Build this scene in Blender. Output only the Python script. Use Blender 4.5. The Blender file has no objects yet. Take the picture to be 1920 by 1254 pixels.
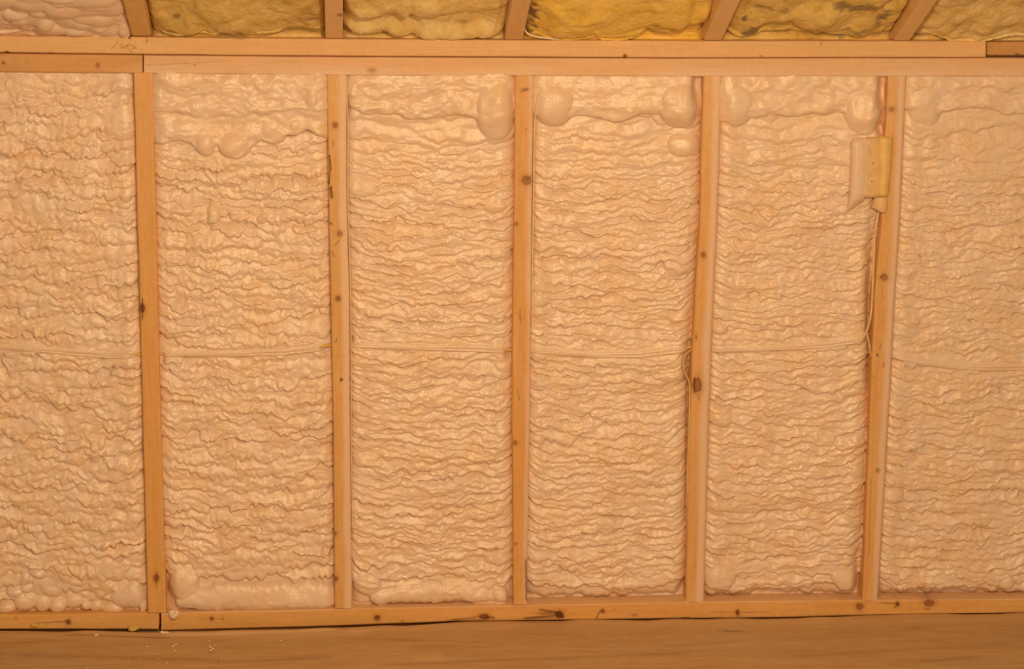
import bpy, math, random
import numpy as np

# ------------------------------------------------------------------ camera, world, lights
F = 4200.0
YAW, PITCH, ROLL, DIST, CAMH = math.radians(-4.501), math.radians(-13.559), math.radians(-0.655), 4.7955, 1.8307
sc = bpy.context.scene
COL = sc.collection

def rot_matrix(yaw, pitch, roll):
    cy, sy = math.cos(yaw), math.sin(yaw); cp, sp = math.cos(pitch), math.sin(pitch); cr, sr = math.cos(roll), math.sin(roll)
    Rz = np.array([[cy, -sy, 0], [sy, cy, 0], [0, 0, 1]])
    Rx = np.array([[1, 0, 0], [0, cp, -sp], [0, sp, cp]])
    Ry = np.array([[cr, 0, sr], [0, 1, 0], [-sr, 0, cr]])
    return Rz @ Rx @ Ry
RM = rot_matrix(YAW, PITCH, ROLL)          # columns: right, forward, up
CC = np.array([0.0, -DIST, CAMH])

from mathutils import Matrix, Vector
cam_data = bpy.data.cameras.new('camera')
cam_data.sensor_fit = 'HORIZONTAL'; cam_data.sensor_width = 36.0
cam_data.lens = F / 1920.0 * 36.0
cam_data.clip_start = 0.05; cam_data.clip_end = 100
cam = bpy.data.objects.new('camera', cam_data); COL.objects.link(cam)
r, f, u = RM[:, 0], RM[:, 1], RM[:, 2]
cam.matrix_world = Matrix(((r[0], u[0], -f[0], CC[0]), (r[1], u[1], -f[1], CC[1]), (r[2], u[2], -f[2], CC[2]), (0, 0, 0, 1)))
sc.camera = cam

world = bpy.data.worlds.new('world'); sc.world = world; world.use_nodes = True
WARM = (1.0, 0.65, 0.33)
bg = world.node_tree.nodes['Background']
bg.inputs[0].default_value = (*WARM, 1); bg.inputs[1].default_value = 0.50

def area_light(name, loc, target, size, power, color=WARM):
    l = bpy.data.lights.new(name, 'AREA'); l.shape = 'DISK'; l.size = size; l.energy = power; l.color = color
    o = bpy.data.objects.new(name, l); COL.objects.link(o)
    o.location = loc
    o.rotation_euler = (Vector(target) - Vector(loc)).to_track_quat('-Z', 'Y').to_euler()
    return o
area_light('ceiling_lamp', (0.35, -2.9, 1.95), (0.45, 0, 0.85), 0.12, 88)
area_light('work_lamp', (1.5, -3.8, 1.35), (0.6, 0, 0.8), 0.10, 46)
area_light('work_lamp', (-0.9, -3.4, 1.55), (0.2, 0, 0.8), 0.10, 34)
sc.view_settings.view_transform = 'Standard'; sc.view_settings.look = 'None'
sc.view_settings.exposure = -1.17; sc.view_settings.gamma = 1.0
sc.view_settings.use_curve_mapping = False

# ------------------------------------------------------------------ helpers
def at(px, py, Y=0.0):
    """world point seen at photo position (px, py) on the plane y = Y"""
    px = np.asarray(px, float); py = np.asarray(py, float)
    a = (px - 960) / F; b = -(py - 627) / F
    d = a[..., None] * RM[:, 0] + RM[:, 1] + b[..., None] * RM[:, 2]
    t = (np.asarray(Y, float) - CC[1]) / d[..., 1]
    return CC + d * t[..., None]

def on_floor(px, py, z=0.0):
    a = (px - 960) / F; b = -(py - 627) / F
    d = a * RM[:, 0] + RM[:, 1] + b * RM[:, 2]
    return CC + d * ((z - CC[2]) / d[2])

def interp(poly, x):
    p = np.array(poly, float)
    return np.interp(x, p[:, 0], p[:, 1])

def grid_mesh(name, P, mat, parent=None, smooth=True, attrs=None, flip=False):
    """P: (rows, cols, 3) array of points -> one mesh object"""
    n, m = P.shape[:2]
    idx = np.arange(n * m).reshape(n, m)
    q = np.stack([idx[:-1, :-1], idx[1:, :-1], idx[1:, 1:], idx[:-1, 1:]], -1).reshape(-1, 4)
    if flip: q = q[:, ::-1]
    return raw_mesh(name, P.reshape(-1, 3), q, mat, parent, smooth, attrs)

def raw_mesh(name, V, Q, mat, parent=None, smooth=True, attrs=None):
    me = bpy.data.meshes.new(name)
    V = np.ascontiguousarray(V, np.float32); Q = np.ascontiguousarray(Q, np.int32)
    k = Q.shape[1]
    me.vertices.add(len(V)); me.vertices.foreach_set('co', V.ravel())
    me.loops.add(Q.size); me.loops.foreach_set('vertex_index', Q.ravel())
    me.polygons.add(len(Q)); me.polygons.foreach_set('loop_start', np.arange(len(Q), dtype=np.int32) * k)
    me.update(calc_edges=True)
    me.polygons.foreach_set('use_smooth', np.full(len(Q), smooth))
    if attrs is not None:
        ca = me.color_attributes.new('marks', 'FLOAT_COLOR', 'POINT')
        c = np.ones((len(V), 4), np.float32); c[:, :3] = attrs
        ca.data.foreach_set('color', c.ravel())
    if mat: me.materials.append(mat)
    o = bpy.data.objects.new(name, me); COL.objects.link(o)
    if parent: o.parent = parent
    return o

def tag(o, label, cat, group=None):
    o['label'] = label; o['category'] = cat
    if group: o['group'] = group
    return o

def empty(name, loc, label, cat, group=None):
    o = bpy.data.objects.new(name, None); COL.objects.link(o); o.location = loc; o.empty_display_size = .05
    return tag(o, label, cat, group)

def adopt(parent, child):
    child.parent = parent
    child.matrix_parent_inverse = Matrix.Translation(-Vector(parent.location))

class Noise2:
    def __init__(s, seed, n=256):
        s.t = np.random.RandomState(seed).rand(n, n); s.n = n
    def __call__(s, x, y):
        x = np.asarray(x, float); y = np.asarray(y, float)
        xi = np.floor(x).astype(int); yi = np.floor(y).astype(int); fx = x - xi; fy = y - yi
        fx = fx * fx * (3 - 2 * fx); fy = fy * fy * (3 - 2 * fy); n = s.n; t = s.t
        a = t[yi % n, xi % n]; b = t[yi % n, (xi + 1) % n]; c = t[(yi + 1) % n, xi % n]; d = t[(yi + 1) % n, (xi + 1) % n]
        return (a * (1 - fx) + b * fx) * (1 - fy) + (c * (1 - fx) + d * fx) * fy * 1.0 - .5

# ------------------------------------------------------------------ materials
def new_mat(name):
    m = bpy.data.materials.new(name); m.use_nodes = True
    nt = m.node_tree; b = nt.nodes['Principled BSDF']
    return m, nt, b

def N(nt, kind, **kw):
    n = nt.nodes.new(kind)
    for k, v in kw.items():
        if isinstance(k, str) and hasattr(n, k): setattr(n, k, v)
    return n

def noise(nt, vec, scale, detail=3, rough=.55, dist=0.0):
    n = nt.nodes.new('ShaderNodeTexNoise'); n.inputs['Scale'].default_value = scale; n.inputs['Detail'].default_value = detail
    n.inputs['Roughness'].default_value = rough; n.inputs['Distortion'].default_value = dist
    nt.links.new(vec, n.inputs['Vector']); return n.outputs['Fac']

def mapped(nt, scale, loc=(0, 0, 0)):
    tc = nt.nodes.new('ShaderNodeTexCoord'); mp = nt.nodes.new('ShaderNodeMapping')
    mp.inputs['Scale'].default_value = scale; mp.inputs['Location'].default_value = loc
    nt.links.new(tc.outputs['Object'], mp.inputs['Vector']); return mp.outputs['Vector']

def ramp(nt, fac, stops):
    r = nt.nodes.new('ShaderNodeValToRGB'); cr = r.color_ramp
    while len(cr.elements) < len(stops): cr.elements.new(.5)
    for e, (p, c) in zip(cr.elements, stops):
        e.position = p; e.color = (*c, 1) if len(c) == 3 else c
    nt.links.new(fac, r.inputs['Fac']); return r.outputs['Color']

def mix(nt, fac, a, b, mode='MIX'):
    m = nt.nodes.new('ShaderNodeMix'); m.data_type = 'RGBA'; m.blend_type = mode
    for s, v in ((m.inputs[0], fac), (m.inputs[6], a), (m.inputs[7], b)):
        if isinstance(v, (int, float)): s.default_value = v
        elif isinstance(v, tuple): s.default_value = (*v, 1)
        else: nt.links.new(v, s)
    return m.outputs[2]

def bump(nt, b, h, strength, dist):
    bp = nt.nodes.new('ShaderNodeBump'); bp.inputs['Strength'].default_value = strength; bp.inputs['Distance'].default_value = dist
    nt.links.new(h, bp.inputs['Height']); nt.links.new(bp.outputs['Normal'], b.inputs['Normal'])

def foam_material(name, base=(.83, .69, .61), yellow=(.84, .64, .475), rough=.21):
    m, nt, b = new_mat(name)
    v = mapped(nt, (1, 1, 1))
    n1 = noise(nt, v, 14, 4)
    c = ramp(nt, n1, [(.38, base), (.66, yellow)])
    n2 = noise(nt, v, 60, 5, .65)
    c = mix(nt, ramp(nt, n2, [(.55, (0, 0, 0)), (.8, (.6, .6, .6))]), c, (base[0] * .93, base[1] * .86, base[2] * .72))
    sp = nt.nodes.new('ShaderNodeTexVoronoi'); sp.inputs['Scale'].default_value = 42; nt.links.new(v, sp.inputs['Vector'])
    spot = ramp(nt, sp.outputs['Distance'], [(.035, (1, 1, 1)), (.075, (0, 0, 0))])
    gate = ramp(nt, noise(nt, v, 23, 1), [(.62, (0, 0, 0)), (.66, (1, 1, 1))])
    c = mix(nt, mix(nt, 1.0, spot, gate, 'MULTIPLY'), c, (.34, .17, .06))
    nt.links.new(c, b.inputs['Base Color'])
    b.inputs['Roughness'].default_value = rough; b.inputs['Specular IOR Level'].default_value = .65
    rr = ramp(nt, noise(nt, v, 9, 2), [(.3, (rough - .05,) * 3), (.7, (rough + .16,) * 3)])
    nt.links.new(rr, b.inputs['Roughness'])
    vs = mapped(nt, (1.0, 1, .75))
    hh = nt.nodes.new('ShaderNodeMath'); hh.operation = 'MULTIPLY_ADD'
    nt.links.new(noise(nt, vs, 95, 2, .5, .4), hh.inputs[0]); hh.inputs[1].default_value = 1.1; nt.links.new(noise(nt, v, 330, 2, .6), hh.inputs[2])
    bump(nt, b, hh.outputs[0], .55, .0014)
    return m

def wood_material(name, axis='Z', base=(.74, .46, .235), dark=(.60, .33, .135), seed=0.0, spraycol=(.82, .66, .57)):
    """length of the board runs along axis; the 'marks' attribute: R knots, G foam overspray, B dirt/bark"""
    m, nt, b = new_mat(name)
    s = [26, 26, 26]; s['XYZ'.index(axis)] = 1.6
    v = mapped(nt, tuple(s), (seed, seed * 1.7, seed * .6))
    n1 = noise(nt, v, 2.0, 5, .6, .6)
    s2 = [210, 210, 210]; s2['XYZ'.index(axis)] = 6
    v2 = mapped(nt, tuple(s2), (seed, 0, seed))
    n2 = noise(nt, v2, 1.5, 3, .6)
    v3 = mapped(nt, (1, 1, 1), (seed, seed, 0))
    c = ramp(nt, n1, [(.34, base), (.56, tuple((p + q) / 2 for p, q in zip(base, dark))), (.74, dark)])
    c = mix(nt, ramp(nt, n2, [(.45, (0, 0, 0)), (.8, (.5, .5, .5))]), c, tuple(x * .72 for x in dark))
    c = mix(nt, ramp(nt, noise(nt, v3, 5, 3), [(.4, (0, 0, 0)), (.75, (.4, .4, .4))]), c, (.80, .50, .28))
    at_ = nt.nodes.new('ShaderNodeAttribute'); at_.attribute_name = 'marks'
    sep = nt.nodes.new('ShaderNodeSeparateColor'); nt.links.new(at_.outputs['Color'], sep.inputs[0])
    fuzz = ramp(nt, noise(nt, v3, 330, 3, .7), [(.34, (.40,) * 3), (.62, (1, 1, 1))])
    mot = noise(nt, v3, 70, 5, .7)
    c = mix(nt, ramp(nt, mot, [(.42, (0, 0, 0)), (.75, (.38,) * 3)]), c, tuple(x * .78 for x in dark))
    sg = mix(nt, 1.0, sep.outputs[1], fuzz, 'MULTIPLY')
    c = mix(nt, sg, c, spraycol)
    c = mix(nt, sep.outputs[0], c, (.19, .052, .010))
    c = mix(nt, sep.outputs[2], c, (.055, .025, .010))
    nt.links.new(c, b.inputs['Base Color'])
    b.inputs['Roughness'].default_value = .55; b.inputs['Specular IOR Level'].default_value = .32
    bump(nt, b, n2, .25, .0008)
    return m

def flat_material(name, color, rough=.5, bumpscale=0, strength=.2, spec=.4):
    m, nt, b = new_mat(name)
    v = mapped(nt, (1, 1, 1))
    c = ramp(nt, noise(nt, v, 40, 4), [(.3, tuple(x * .84 for x in color)), (.7, tuple(min(1, x * 1.08) for x in color))])
    nt.links.new(c, b.inputs['Base Color']); b.inputs['Roughness'].default_value = rough
    b.inputs['Specular IOR Level'].default_value = spec
    if bumpscale: bump(nt, b, noise(nt, v, bumpscale, 3), strength, .001)
    return m

def batt_material(name, light, mid, dirt_shade, dirt_at=.6, seed=0.0):
    m, nt, b = new_mat(name)
    v = mapped(nt, (1, 1, 1), (seed, seed * 2, 0))
    n1 = noise(nt, v, 17, 6, .62, .5)
    c = ramp(nt, n1, [(.36, tuple(min(1, x * 1.04) for x in light)), (.56, mid), (.70, tuple(x * .66 for x in mid))])
    nf = noise(nt, v, 190, 4, .7, 1.5)
    c = mix(nt, ramp(nt, nf, [(.42, (0, 0, 0)), (.72, (.5, .5, .5))]), c, tuple(x * .68 for x in mid))
    nd = noise(nt, mapped(nt, (1, 1, 1), (seed * 3 + 1, 0, seed)), 13, 5, .7)
    c = mix(nt, ramp(nt, nd, [(dirt_at, (0, 0, 0)), (dirt_at + .12, (.85, .85, .85))]), c, dirt_shade)
    at_ = nt.nodes.new('ShaderNodeAttribute'); at_.attribute_name = 'marks'
    sep = nt.nodes.new('ShaderNodeSeparateColor'); nt.links.new(at_.outputs['Color'], sep.inputs[0])
    c = mix(nt, sep.outputs[2], c, dirt_shade)
    nt.links.new(c, b.inputs['Base Color']); b.inputs['Roughness'].default_value = .8
    b.inputs['Sheen Weight'].default_value = .3; b.inputs['Sheen Roughness'].default_value = .6; b.inputs['Sheen Tint'].default_value = (1, .8, .45, 1)
    b.inputs['Specular IOR Level'].default_value = .15
    bump(nt, b, nf, .6, .003)
    return m

def floor_material():
    m, nt, b = new_mat('plywood_floor')
    v = mapped(nt, (1.6, 13, 1))
    n1 = noise(nt, v, 2.2, 6, .6, 1.2)
    c = ramp(nt, n1, [(.30, (.62, .42, .21)), (.50, (.55, .36, .17)), (.76, (.43, .26, .11))])
    n2 = noise(nt, mapped(nt, (3, 90, 1), (3, 1, 0)), 2, 4, .6, .8)
    c = mix(nt, ramp(nt, n2, [(.55, (0, 0, 0)), (.75, (.45,) * 3)]), c, (.30, .16, .07))
    n3 = noise(nt, mapped(nt, (1, 1, 1), (7, 0, 0)), 4.0, 4)
    c = mix(nt, ramp(nt, n3, [(.4, (0, 0, 0)), (.7, (.4,) * 3)]), c, (.60, .44, .30))
    w = noise(nt, mapped(nt, (1, 1, 1)), 420, 2, .7)
    c = mix(nt, ramp(nt, w, [(.4, (0, 0, 0)), (.7, (.45,) * 3)]), c, (.36, .2, .08))
    w2 = noise(nt, mapped(nt, (1, 2.5, 1), (2, 5, 0)), 26, 5, .7, .6)
    c = mix(nt, ramp(nt, w2, [(.45, (0, 0, 0)), (.72, (.35,) * 3)]), c, (.66, .46, .26))
    at_ = nt.nodes.new('ShaderNodeAttribute'); at_.attribute_name = 'marks'
    sep = nt.nodes.new('ShaderNodeSeparateColor'); nt.links.new(at_.outputs['Color'], sep.inputs[0])
    c = mix(nt, sep.outputs[0], c, (.16, .08, .035))
    c = mix(nt, sep.outputs[1], c, (.72, .52, .33))
    nt.links.new(c, b.inputs['Base Color']); b.inputs['Roughness'].default_value = .5
    b.inputs['Specular IOR Level'].default_value = .3
    bump(nt, b, n2, .25, .001)
    return m

FOAM = foam_material('spray_foam')
FOAM_PINK = foam_material('spray_foam_pale', (.84, .70, .62), (.84, .66, .54), .4)
YELLOW = flat_material('yellow_cable_jacket', (.78, .55, .10), .4)
CREAM = flat_material('coated_cable_jacket', (.80, .62, .42), .45, 200, .3)
WHITE = flat_material('white_cable_jacket', (.82, .74, .66), .4)
PENCIL = flat_material('pencil', (.34, .16, .07), .7)
DARK = flat_material('nail_steel', (.05, .03, .02), .5)
SHEATH = flat_material('sheathing', (.42, .26, .13), .7, 60, .3)

# ------------------------------------------------------------------ the setting
def wall_box(name, x0, x1, y0, y1, z0, z1, mat):
    V = np.array([(x, y, z) for x in (x0, x1) for y in (y0, y1) for z in (z0, z1)])
    Q = [(0, 1, 3, 2), (4, 6, 7, 5), (0, 4, 5, 1), (2, 3, 7, 6), (0, 2, 6, 4), (1, 5, 7, 3)]
    o = raw_mesh(name, V, np.array(Q), mat, smooth=False); o['kind'] = 'structure'; return o

XL, XR = -1.25, 2.15
wall_box('wall_back', XL, XR, .142, .155, -.02, 1.36, SHEATH)

# floor: one sheet whose back edge wavers; it carries its own stains
FEDGE = [(-260, 1178), (0, 1180), (150, 1183), (300, 1184), (480, 1180), (640, 1177), (760, 1172), (850, 1166), (960, 1163), (1100, 1161), (1280, 1160), (1450, 1158), (1560, 1157), (1640, 1152), (1800, 1150), (1920, 1149), (2200, 1147)]
def build_floor():
    us = np.linspace(-420, 2300, 700)
    e = interp(FEDGE, us)
    W = [] ; M = []
    nz = Noise2(5)
    ts = np.concatenate([np.linspace(0, 110, 90), np.geomspace(115, 1500, 40)])
    for k, t in enumerate(ts):
        a = np.array([on_floor(uu, vv + t) for uu, vv in zip(us, e)])
        a[:, 2] = -.0015 + .0030 * math.exp(-t / 9) * (nz(us / 55, us * 0 + 3) + .25) * 1.6
        W.append(a)
        v = e + t
        dk = np.zeros_like(us); lt = np.zeros_like(us)
        def streak(x0, x1, y0, y1, w, s, arr):
            yy = np.interp(us, [x0, x1], [y0, y1]); f_ = np.clip((us - x0) / 25, 0, 1) * np.clip((x1 - us) / 25, 0, 1)
            arr += s * f_ * np.exp(-((v - yy) / w) ** 2)
        for s_ in [(110, 330, 1189, 1195, 1.3, .8), (640, 800, 1197, 1197, 1, .35), (930, 955, 1194, 1195, 1.2, .8), (915, 925, 1194, 1194, 1.5, .7),
                   (1340, 1410, 1181, 1184, 1.2, .7), (825, 860, 1228, 1224, 5, .5), (1680, 1760, 1178, 1176, 1.2, .5), (700, 1300, 1246, 1222, 2.5, .3),
                   (20, 420, 1226, 1236, 4, .28), (1480, 1900, 1230, 1205, 3, .22), (380, 640, 1242, 1230, 3, .25), (1805, 1814, 1223, 1224, 1.8, .9),
                   (1225, 1400, 1212, 1200, 2, .25), (1700, 1850, 1242, 1228, 3, .25)]:
            streak(*s_, dk)
        for s_ in [(300, 640, 1190, 1180, 2.4, 1.), (-300, 700, 1192, 1186, 7, .3), (640, 2200, 1176, 1156, 8, .35), (330, 470, 1188, 1187, 2.2, .4), (760, 860, 1234, 1232, 7, .35), (640, 720, 1184, 1181, 1.2, .6), (880, 960, 1178, 1177, 1.6, .3), (1100, 1500, 1167, 1163, 1.3, .35)]:
            streak(*s_, lt)
        M.append(np.stack([np.clip(dk, 0, 1), np.clip(lt, 0, 1), dk * 0], -1))
    P = np.array(W); A = np.array(M)
    top = P[:1].copy(); top[..., 2] -= .012
    P = np.concatenate([top, P]); A = np.concatenate([A[:1], A])
    o = grid_mesh('floor', P, floor_material(), attrs=A.reshape(-1, 3)); o['kind'] = 'structure'
build_floor()
wall_box('trim_1', XL, XR, -.12, .155, -.05, -.016, SHEATH)     # rim board under the wall, seen only as the dark gap

# ------------------------------------------------------------------ boards
def board(name, A, B, mat, Yf=0.0, depth=.14, horizontal=False, stations=None, knots=(), stains=(), spray=None, radius=3.2, wob=0.0, seed=1, cols=34, step=1.7):
    """A, B: the two long edges of the front face as (along, across) photo positions; lofted rounded section"""
    a0 = max(A[0][0], B[0][0]) if stations is None else stations[0]; a1 = min(A[-1][0], B[-1][0]) if stations is None else stations[1]
    n = int((a1 - a0) / step) + 2
    al = np.linspace(a0, a1, n)
    ea, eb = interp(A, al), interp(B, al)
    nz = Noise2(seed)
    if wob:
        ea = ea + wob * nz(al / 60, al * 0 + 1.5); eb = eb + wob * nz(al / 60, al * 0 + 7.5)
    t = np.linspace(0, 1, cols)
    W = (eb - ea)[:, None]
    x = ea[:, None] + W * t
    r_ = radius
    dd = np.minimum(t[None] * W, (1 - t[None]) * W)
    inset = np.where(dd < r_, r_ - np.sqrt(np.maximum(r_ * r_ - (r_ - dd) ** 2, 0)), 0) * .00115
    L = np.repeat(al[:, None], cols, 1)
    U, V = (L, x) if horizontal else (x, L)
    kn = np.zeros_like(U); sp = np.zeros_like(U); dk = np.zeros_like(U)
    rag = nz(U / 5, V / 5) * .5 + nz(U / 2.2 + 9, V / 2.2) * .35
    for (kx, ky, rx, ry, s) in knots:
        q = np.sqrt(((U - kx) / rx) ** 2 + ((V - ky) / ry) ** 2) + rag * .35
        ring = .5 + .5 * np.cos(q * 9)
        kn = np.maximum(kn, s * np.clip((1.12 - q) / .3, 0, 1) * (.84 + .16 * ring))
        kn = np.maximum(kn, s * .28 * np.clip((2.1 - q) / 1.0, 0, 1))
        inset = inset + np.clip((1.0 - q), 0, 1) * .0012 * s
    for (x0, y0, x1, y1, w, s) in stains:
        dx, dy = x1 - x0, y1 - y0; l2 = dx * dx + dy * dy + 1e-6
        tt = np.clip(((U - x0) * dx + (V - y0) * dy) / l2, 0, 1)
        q = np.hypot(U - x0 - tt * dx, V - y0 - tt * dy) / w + rag * .7
        dk = np.maximum(dk, s * np.clip((1.15 - q) / .45, 0, 1))
        inset = inset + np.clip(1 - q, 0, 1) * .0012 * s
    if spray is not None:
        sp = np.clip(spray(U, V, t[None] + 0 * U, nz), 0, 1)
    P = at(U, V, Yf + inset)
    # warp of the sides: straight back into the wall
    back = [P[:, :1].copy(), P[:, -1:].copy()]
    back[0][..., 1] = Yf + depth; back[1][..., 1] = Yf + depth
    P = np.concatenate([back[0], P, back[1]], 1)
    def ext(z): return np.concatenate([z[:, :1], z, z[:, -1:]], 1)
    att = np.stack([ext(kn), ext(sp), ext(dk)], -1)
    # end caps
    c0 = P[:1].copy(); c1 = P[-1:].copy()
    mid0 = P[0].mean(0); mid1 = P[-1].mean(0)
    for c in (c0, c1): c[..., 1] = Yf + depth
    P = np.concatenate([c0, P, c1]); att = np.concatenate([att[:1], att, att[-1:]])
    return grid_mesh(name, P, mat, attrs=att.reshape(-1, 3), flip=not horizontal)

# ---- front-face edges of the five studs (y, x) read off the wall
ST = [([(137, 250.5), (560, 262), (800, 268), (1149, 277.5)], [(137, 286), (560, 296), (800, 302), (1149, 312.5)]),
      ([(141, 613), (350, 616), (560, 620), (760, 624), (1141, 628)], [(141, 650), (350, 650), (560, 655), (760, 656), (1141, 660)]),
      ([(142, 966), (350, 964), (560, 961), (800, 960), (1134, 963)], [(142, 1000), (350, 998), (560, 996), (800, 993), (1134, 988)]),
      ([(143, 1318), (420, 1311), (560, 1302), (800, 1291), (1130, 1285)], [(143, 1354), (420, 1345), (560, 1338), (800, 1329), (1130, 1320)]),
      ([(143, 1664), (420, 1651), (560, 1638), (800, 1629), (1127, 1616)], [(143, 1699), (420, 1687), (560, 1678), (800, 1665), (1127, 1646)])]
# x edge lines outside the frame, for the outer bays
OUTL = [(100, -95), (1200, -60)]; OUTR = [(100, 2045), (1200, 1970)]
PLATE_LO = [(-300, 131), (0, 135), (250, 137), (640, 141), (960, 142), (1280, 143), (1920, 143), (2200, 143)]
BOT_T = [(-300, 1157), (0, 1152), (300, 1149), (640, 1141), (960, 1134.5), (1280, 1128), (1920, 1122), (2200, 1119)]

def side_spray(amount, width=.35, patchy=.5, left=0.0):
    def fn(U, V, t, nz):
        a = np.clip((t - (1 - width) + .12 * nz(U / 9, V / 40)) / .30, 0, 1) * (amount + patchy * nz(U / 25, V / 70) + .5 * nz(U / 3, V / 4))
        b = np.clip((left - t) / .1, 0, 1) * .7
        c = .25 * np.clip(nz(U / 18, V / 45) + .1, 0, 1)
        top = .55 * np.exp(-np.abs(V - 140) / 160) * (.6 + nz(U / 9, V / 15))
        return a + b + c + top * .5
    return fn

wood = {}
WS = [((.80, .475, .18), (.70, .38, .12)), ((.80, .50, .22), (.68, .38, .13)), ((.80, .47, .19), (.68, .36, .11)), ((.80, .49, .22), (.70, .39, .15)), ((.80, .49, .21), (.70, .38, .14))]
stud_labels = ['leftmost wood stud with a dark knot at mid height and a knot near its foot',
               'wood stud with three round knots and dark bark flecks on its left edge',
               'wood stud with one large cracked knot near the top and a greyish right edge',
               'wood stud with a big brown knot just below the horizontal cable',
               'wood stud behind the foam-coated electrical box, rightmost of the studs']
KN = [[(267, 578, 5, 9, 1.), (293, 1083, 6, 7, .85)],
      [(628, 235, 5.5, 5.5, .75), (637, 438, 6, 6, .65), (634, 560, 5.5, 5.5, .8), (640, 712, 3, 3, 1), (625, 268, 2, 5, .4), (630, 1085, 4, 5, .8), (629, 1000, 3, 4, .7)],
      [(987, 338, 10, 10, .72), (968, 420, 3, 3.5, .8), (966, 830, 4, 5, .7), (967, 1019, 2.5, 2.5, .8), (983, 168, 7, 3, .5)],
      [(1319, 478, 5, 5.5, .75), (1307, 722, 10, 15, .8), (1305, 632, 2, 5, .7)],
      [(1672, 205, 6.5, 5.5, .6), (1658, 520, 8, 6.5, .65), (1646, 882, 4, 4, .6), (1657, 684, 2, 4, .6)]]
SN = [[(267, 560, 267, 600, 1.1, .8), (294, 1070, 293, 1102, .8, .6), (309, 985, 311, 1010, 1, .5)],
      [(618, 292, 620, 318, 1.8, .8), (619, 318, 617, 345, 1.5, .7), (620, 352, 622, 370, 2.8, .75), (620, 418, 621, 420, 2, .8), (637, 450, 628, 460, 1.3, .4), (631, 636, 629, 642, 1.2, .7), (622, 470, 626, 480, 1.2, .5), (618, 1062, 634, 1064, 1, .1)],
      [(975, 578, 977, 608, .8, .5), (972, 585, 975, 600, .7, .5), (977, 173, 990, 166, 1.8, .35), (986, 1050, 987, 1125, 2.0, .6), (970, 730, 974, 750, .7, .5), (987, 338, 996, 330, .9, .7), (986, 242, 987, 243, 1.3, .7)],
      [(1303, 708, 1302, 735, 1.6, .6), (1310, 740, 1312, 750, 1.2, .4), (1287, 900, 1286, 1000, 1.0, .5)],
      [(1650, 655, 1651, 645, 1, .6), (1645, 664, 1646, 668, 1.6, .8), (1651, 520, 1658, 513, 1.2, .5), (1638, 705, 1639, 706, 1.2, .6), (1653, 535, 1656, 560, .8, .3), (1633, 900, 1630, 1040, 1.1, .3)]]
SPR = [side_spray(.2, .2, .4), side_spray(1.3, .5, .35), side_spray(1.0, .36, .7), side_spray(1.15, .55, .7), side_spray(1.1, .5, .6)]
for i, (A, B) in enumerate(ST):
    m = wood_material('stud_wood', 'Z', *WS[i], seed=3.1 * i + 1)
    def ln(poly, ext0, ext1): return poly
    s = board('wall_stud', A, B, m, depth=.1395, knots=KN[i], stains=SN[i], spray=SPR[i], seed=20 + i, radius=[2.4, 3.5, 3.2, 7, 6][i], wob=1.2)
    tag(s, stud_labels[i], 'stud', 'studs of the knee wall')

m_top = wood_material('plate_wood', 'X', (.80, .55, .31), (.75, .48, .24), seed=2)
m_low = wood_material('plate_wood', 'X', (.80, .56, .37), (.74, .48, .28), seed=9)
m_lowl = wood_material('plate_wood', 'X', (.70, .42, .19), (.60, .34, .14), seed=14)
m_dk = wood_material('plate_wood', 'X', (.62, .36, .15), (.42, .22, .08), seed=18)
m_bot = wood_material('plate_wood', 'X', (.82, .50, .19), (.70, .38, .12), seed=23)
m_bot2 = wood_material('plate_wood', 'X', (.82, .49, .18), (.70, .38, .12), seed=29)
TP_T = [(-300, 64), (0, 67), (640, 73), (1280, 76.5), (1920, 77), (2200, 77)]
TP_B = [(-300, 94), (0, 98), (320, 102), (640, 104.8), (1240, 107.8), (1848, 107), (2200, 107)]
LP_T = [(-300, 97), (0, 100.2), (320, 104.2), (640, 107), (1240, 109.8), (1848, 109), (2200, 109)]
def low_spray(amount):
    def fn(U, V, t, nz):
        return np.clip((t - .35) / .6, 0, 1) * (amount + .9 * nz(U / 90, V / 30)) + .12 * nz(U / 12, V / 12)
    return fn
o = board('top_plate', TP_T, TP_B, m_top, depth=.14, horizontal=True, stations=(-240, 1848.5), seed=41, wob=.8, cols=30, radius=2,
          knots=[(1172, 105, 3.5, 3.5, 1), (243, 71, 2.5, 2.5, .9), (1427, 105, 3, 1.5, .6), (13, 97, 4, 2, .9), (95, 100, 3, 1.5, .7), (450, 73, 9, 1.5, .4)],
          stains=[(1541, 78, 1539, 86, .9, .6), (274, 71, 276, 75, .8, .7), (276, 75, 274, 82, 1, .7)])
tag(o, 'long uppermost wooden top plate with faint pencil marks under the left rafter', 'board', 'top plate boards')
top_plate = o
o = board('top_plate', [(1800, 78), (2200, 78)], [(1800, 106), (2200, 106)], m_dk, Yf=.008, depth=.13, horizontal=True, stations=(1852, 2140), seed=42, wob=.6, cols=30, radius=2,
          stains=[(1853, 104.5, 2100, 104.5, 2.2, .75), (1905, 101, 1912, 103, 2, .7)], knots=[])
tag(o, 'short darker upper plate piece butted at the top right corner', 'board', 'top plate boards')
o = board('top_plate', LP_T, PLATE_LO, m_lowl, depth=.14, horizontal=True, stations=(-240, 266.3), seed=43, wob=.6, cols=30, radius=2,
          knots=[(183, 122, 4, 4.5, .65), (6, 118, 3, 2.5, .9), (50, 117, 2, 2, .3)], spray=low_spray(.05))
tag(o, 'lower top plate piece at the upper left, ending above the leftmost stud', 'board', 'top plate boards')
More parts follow.
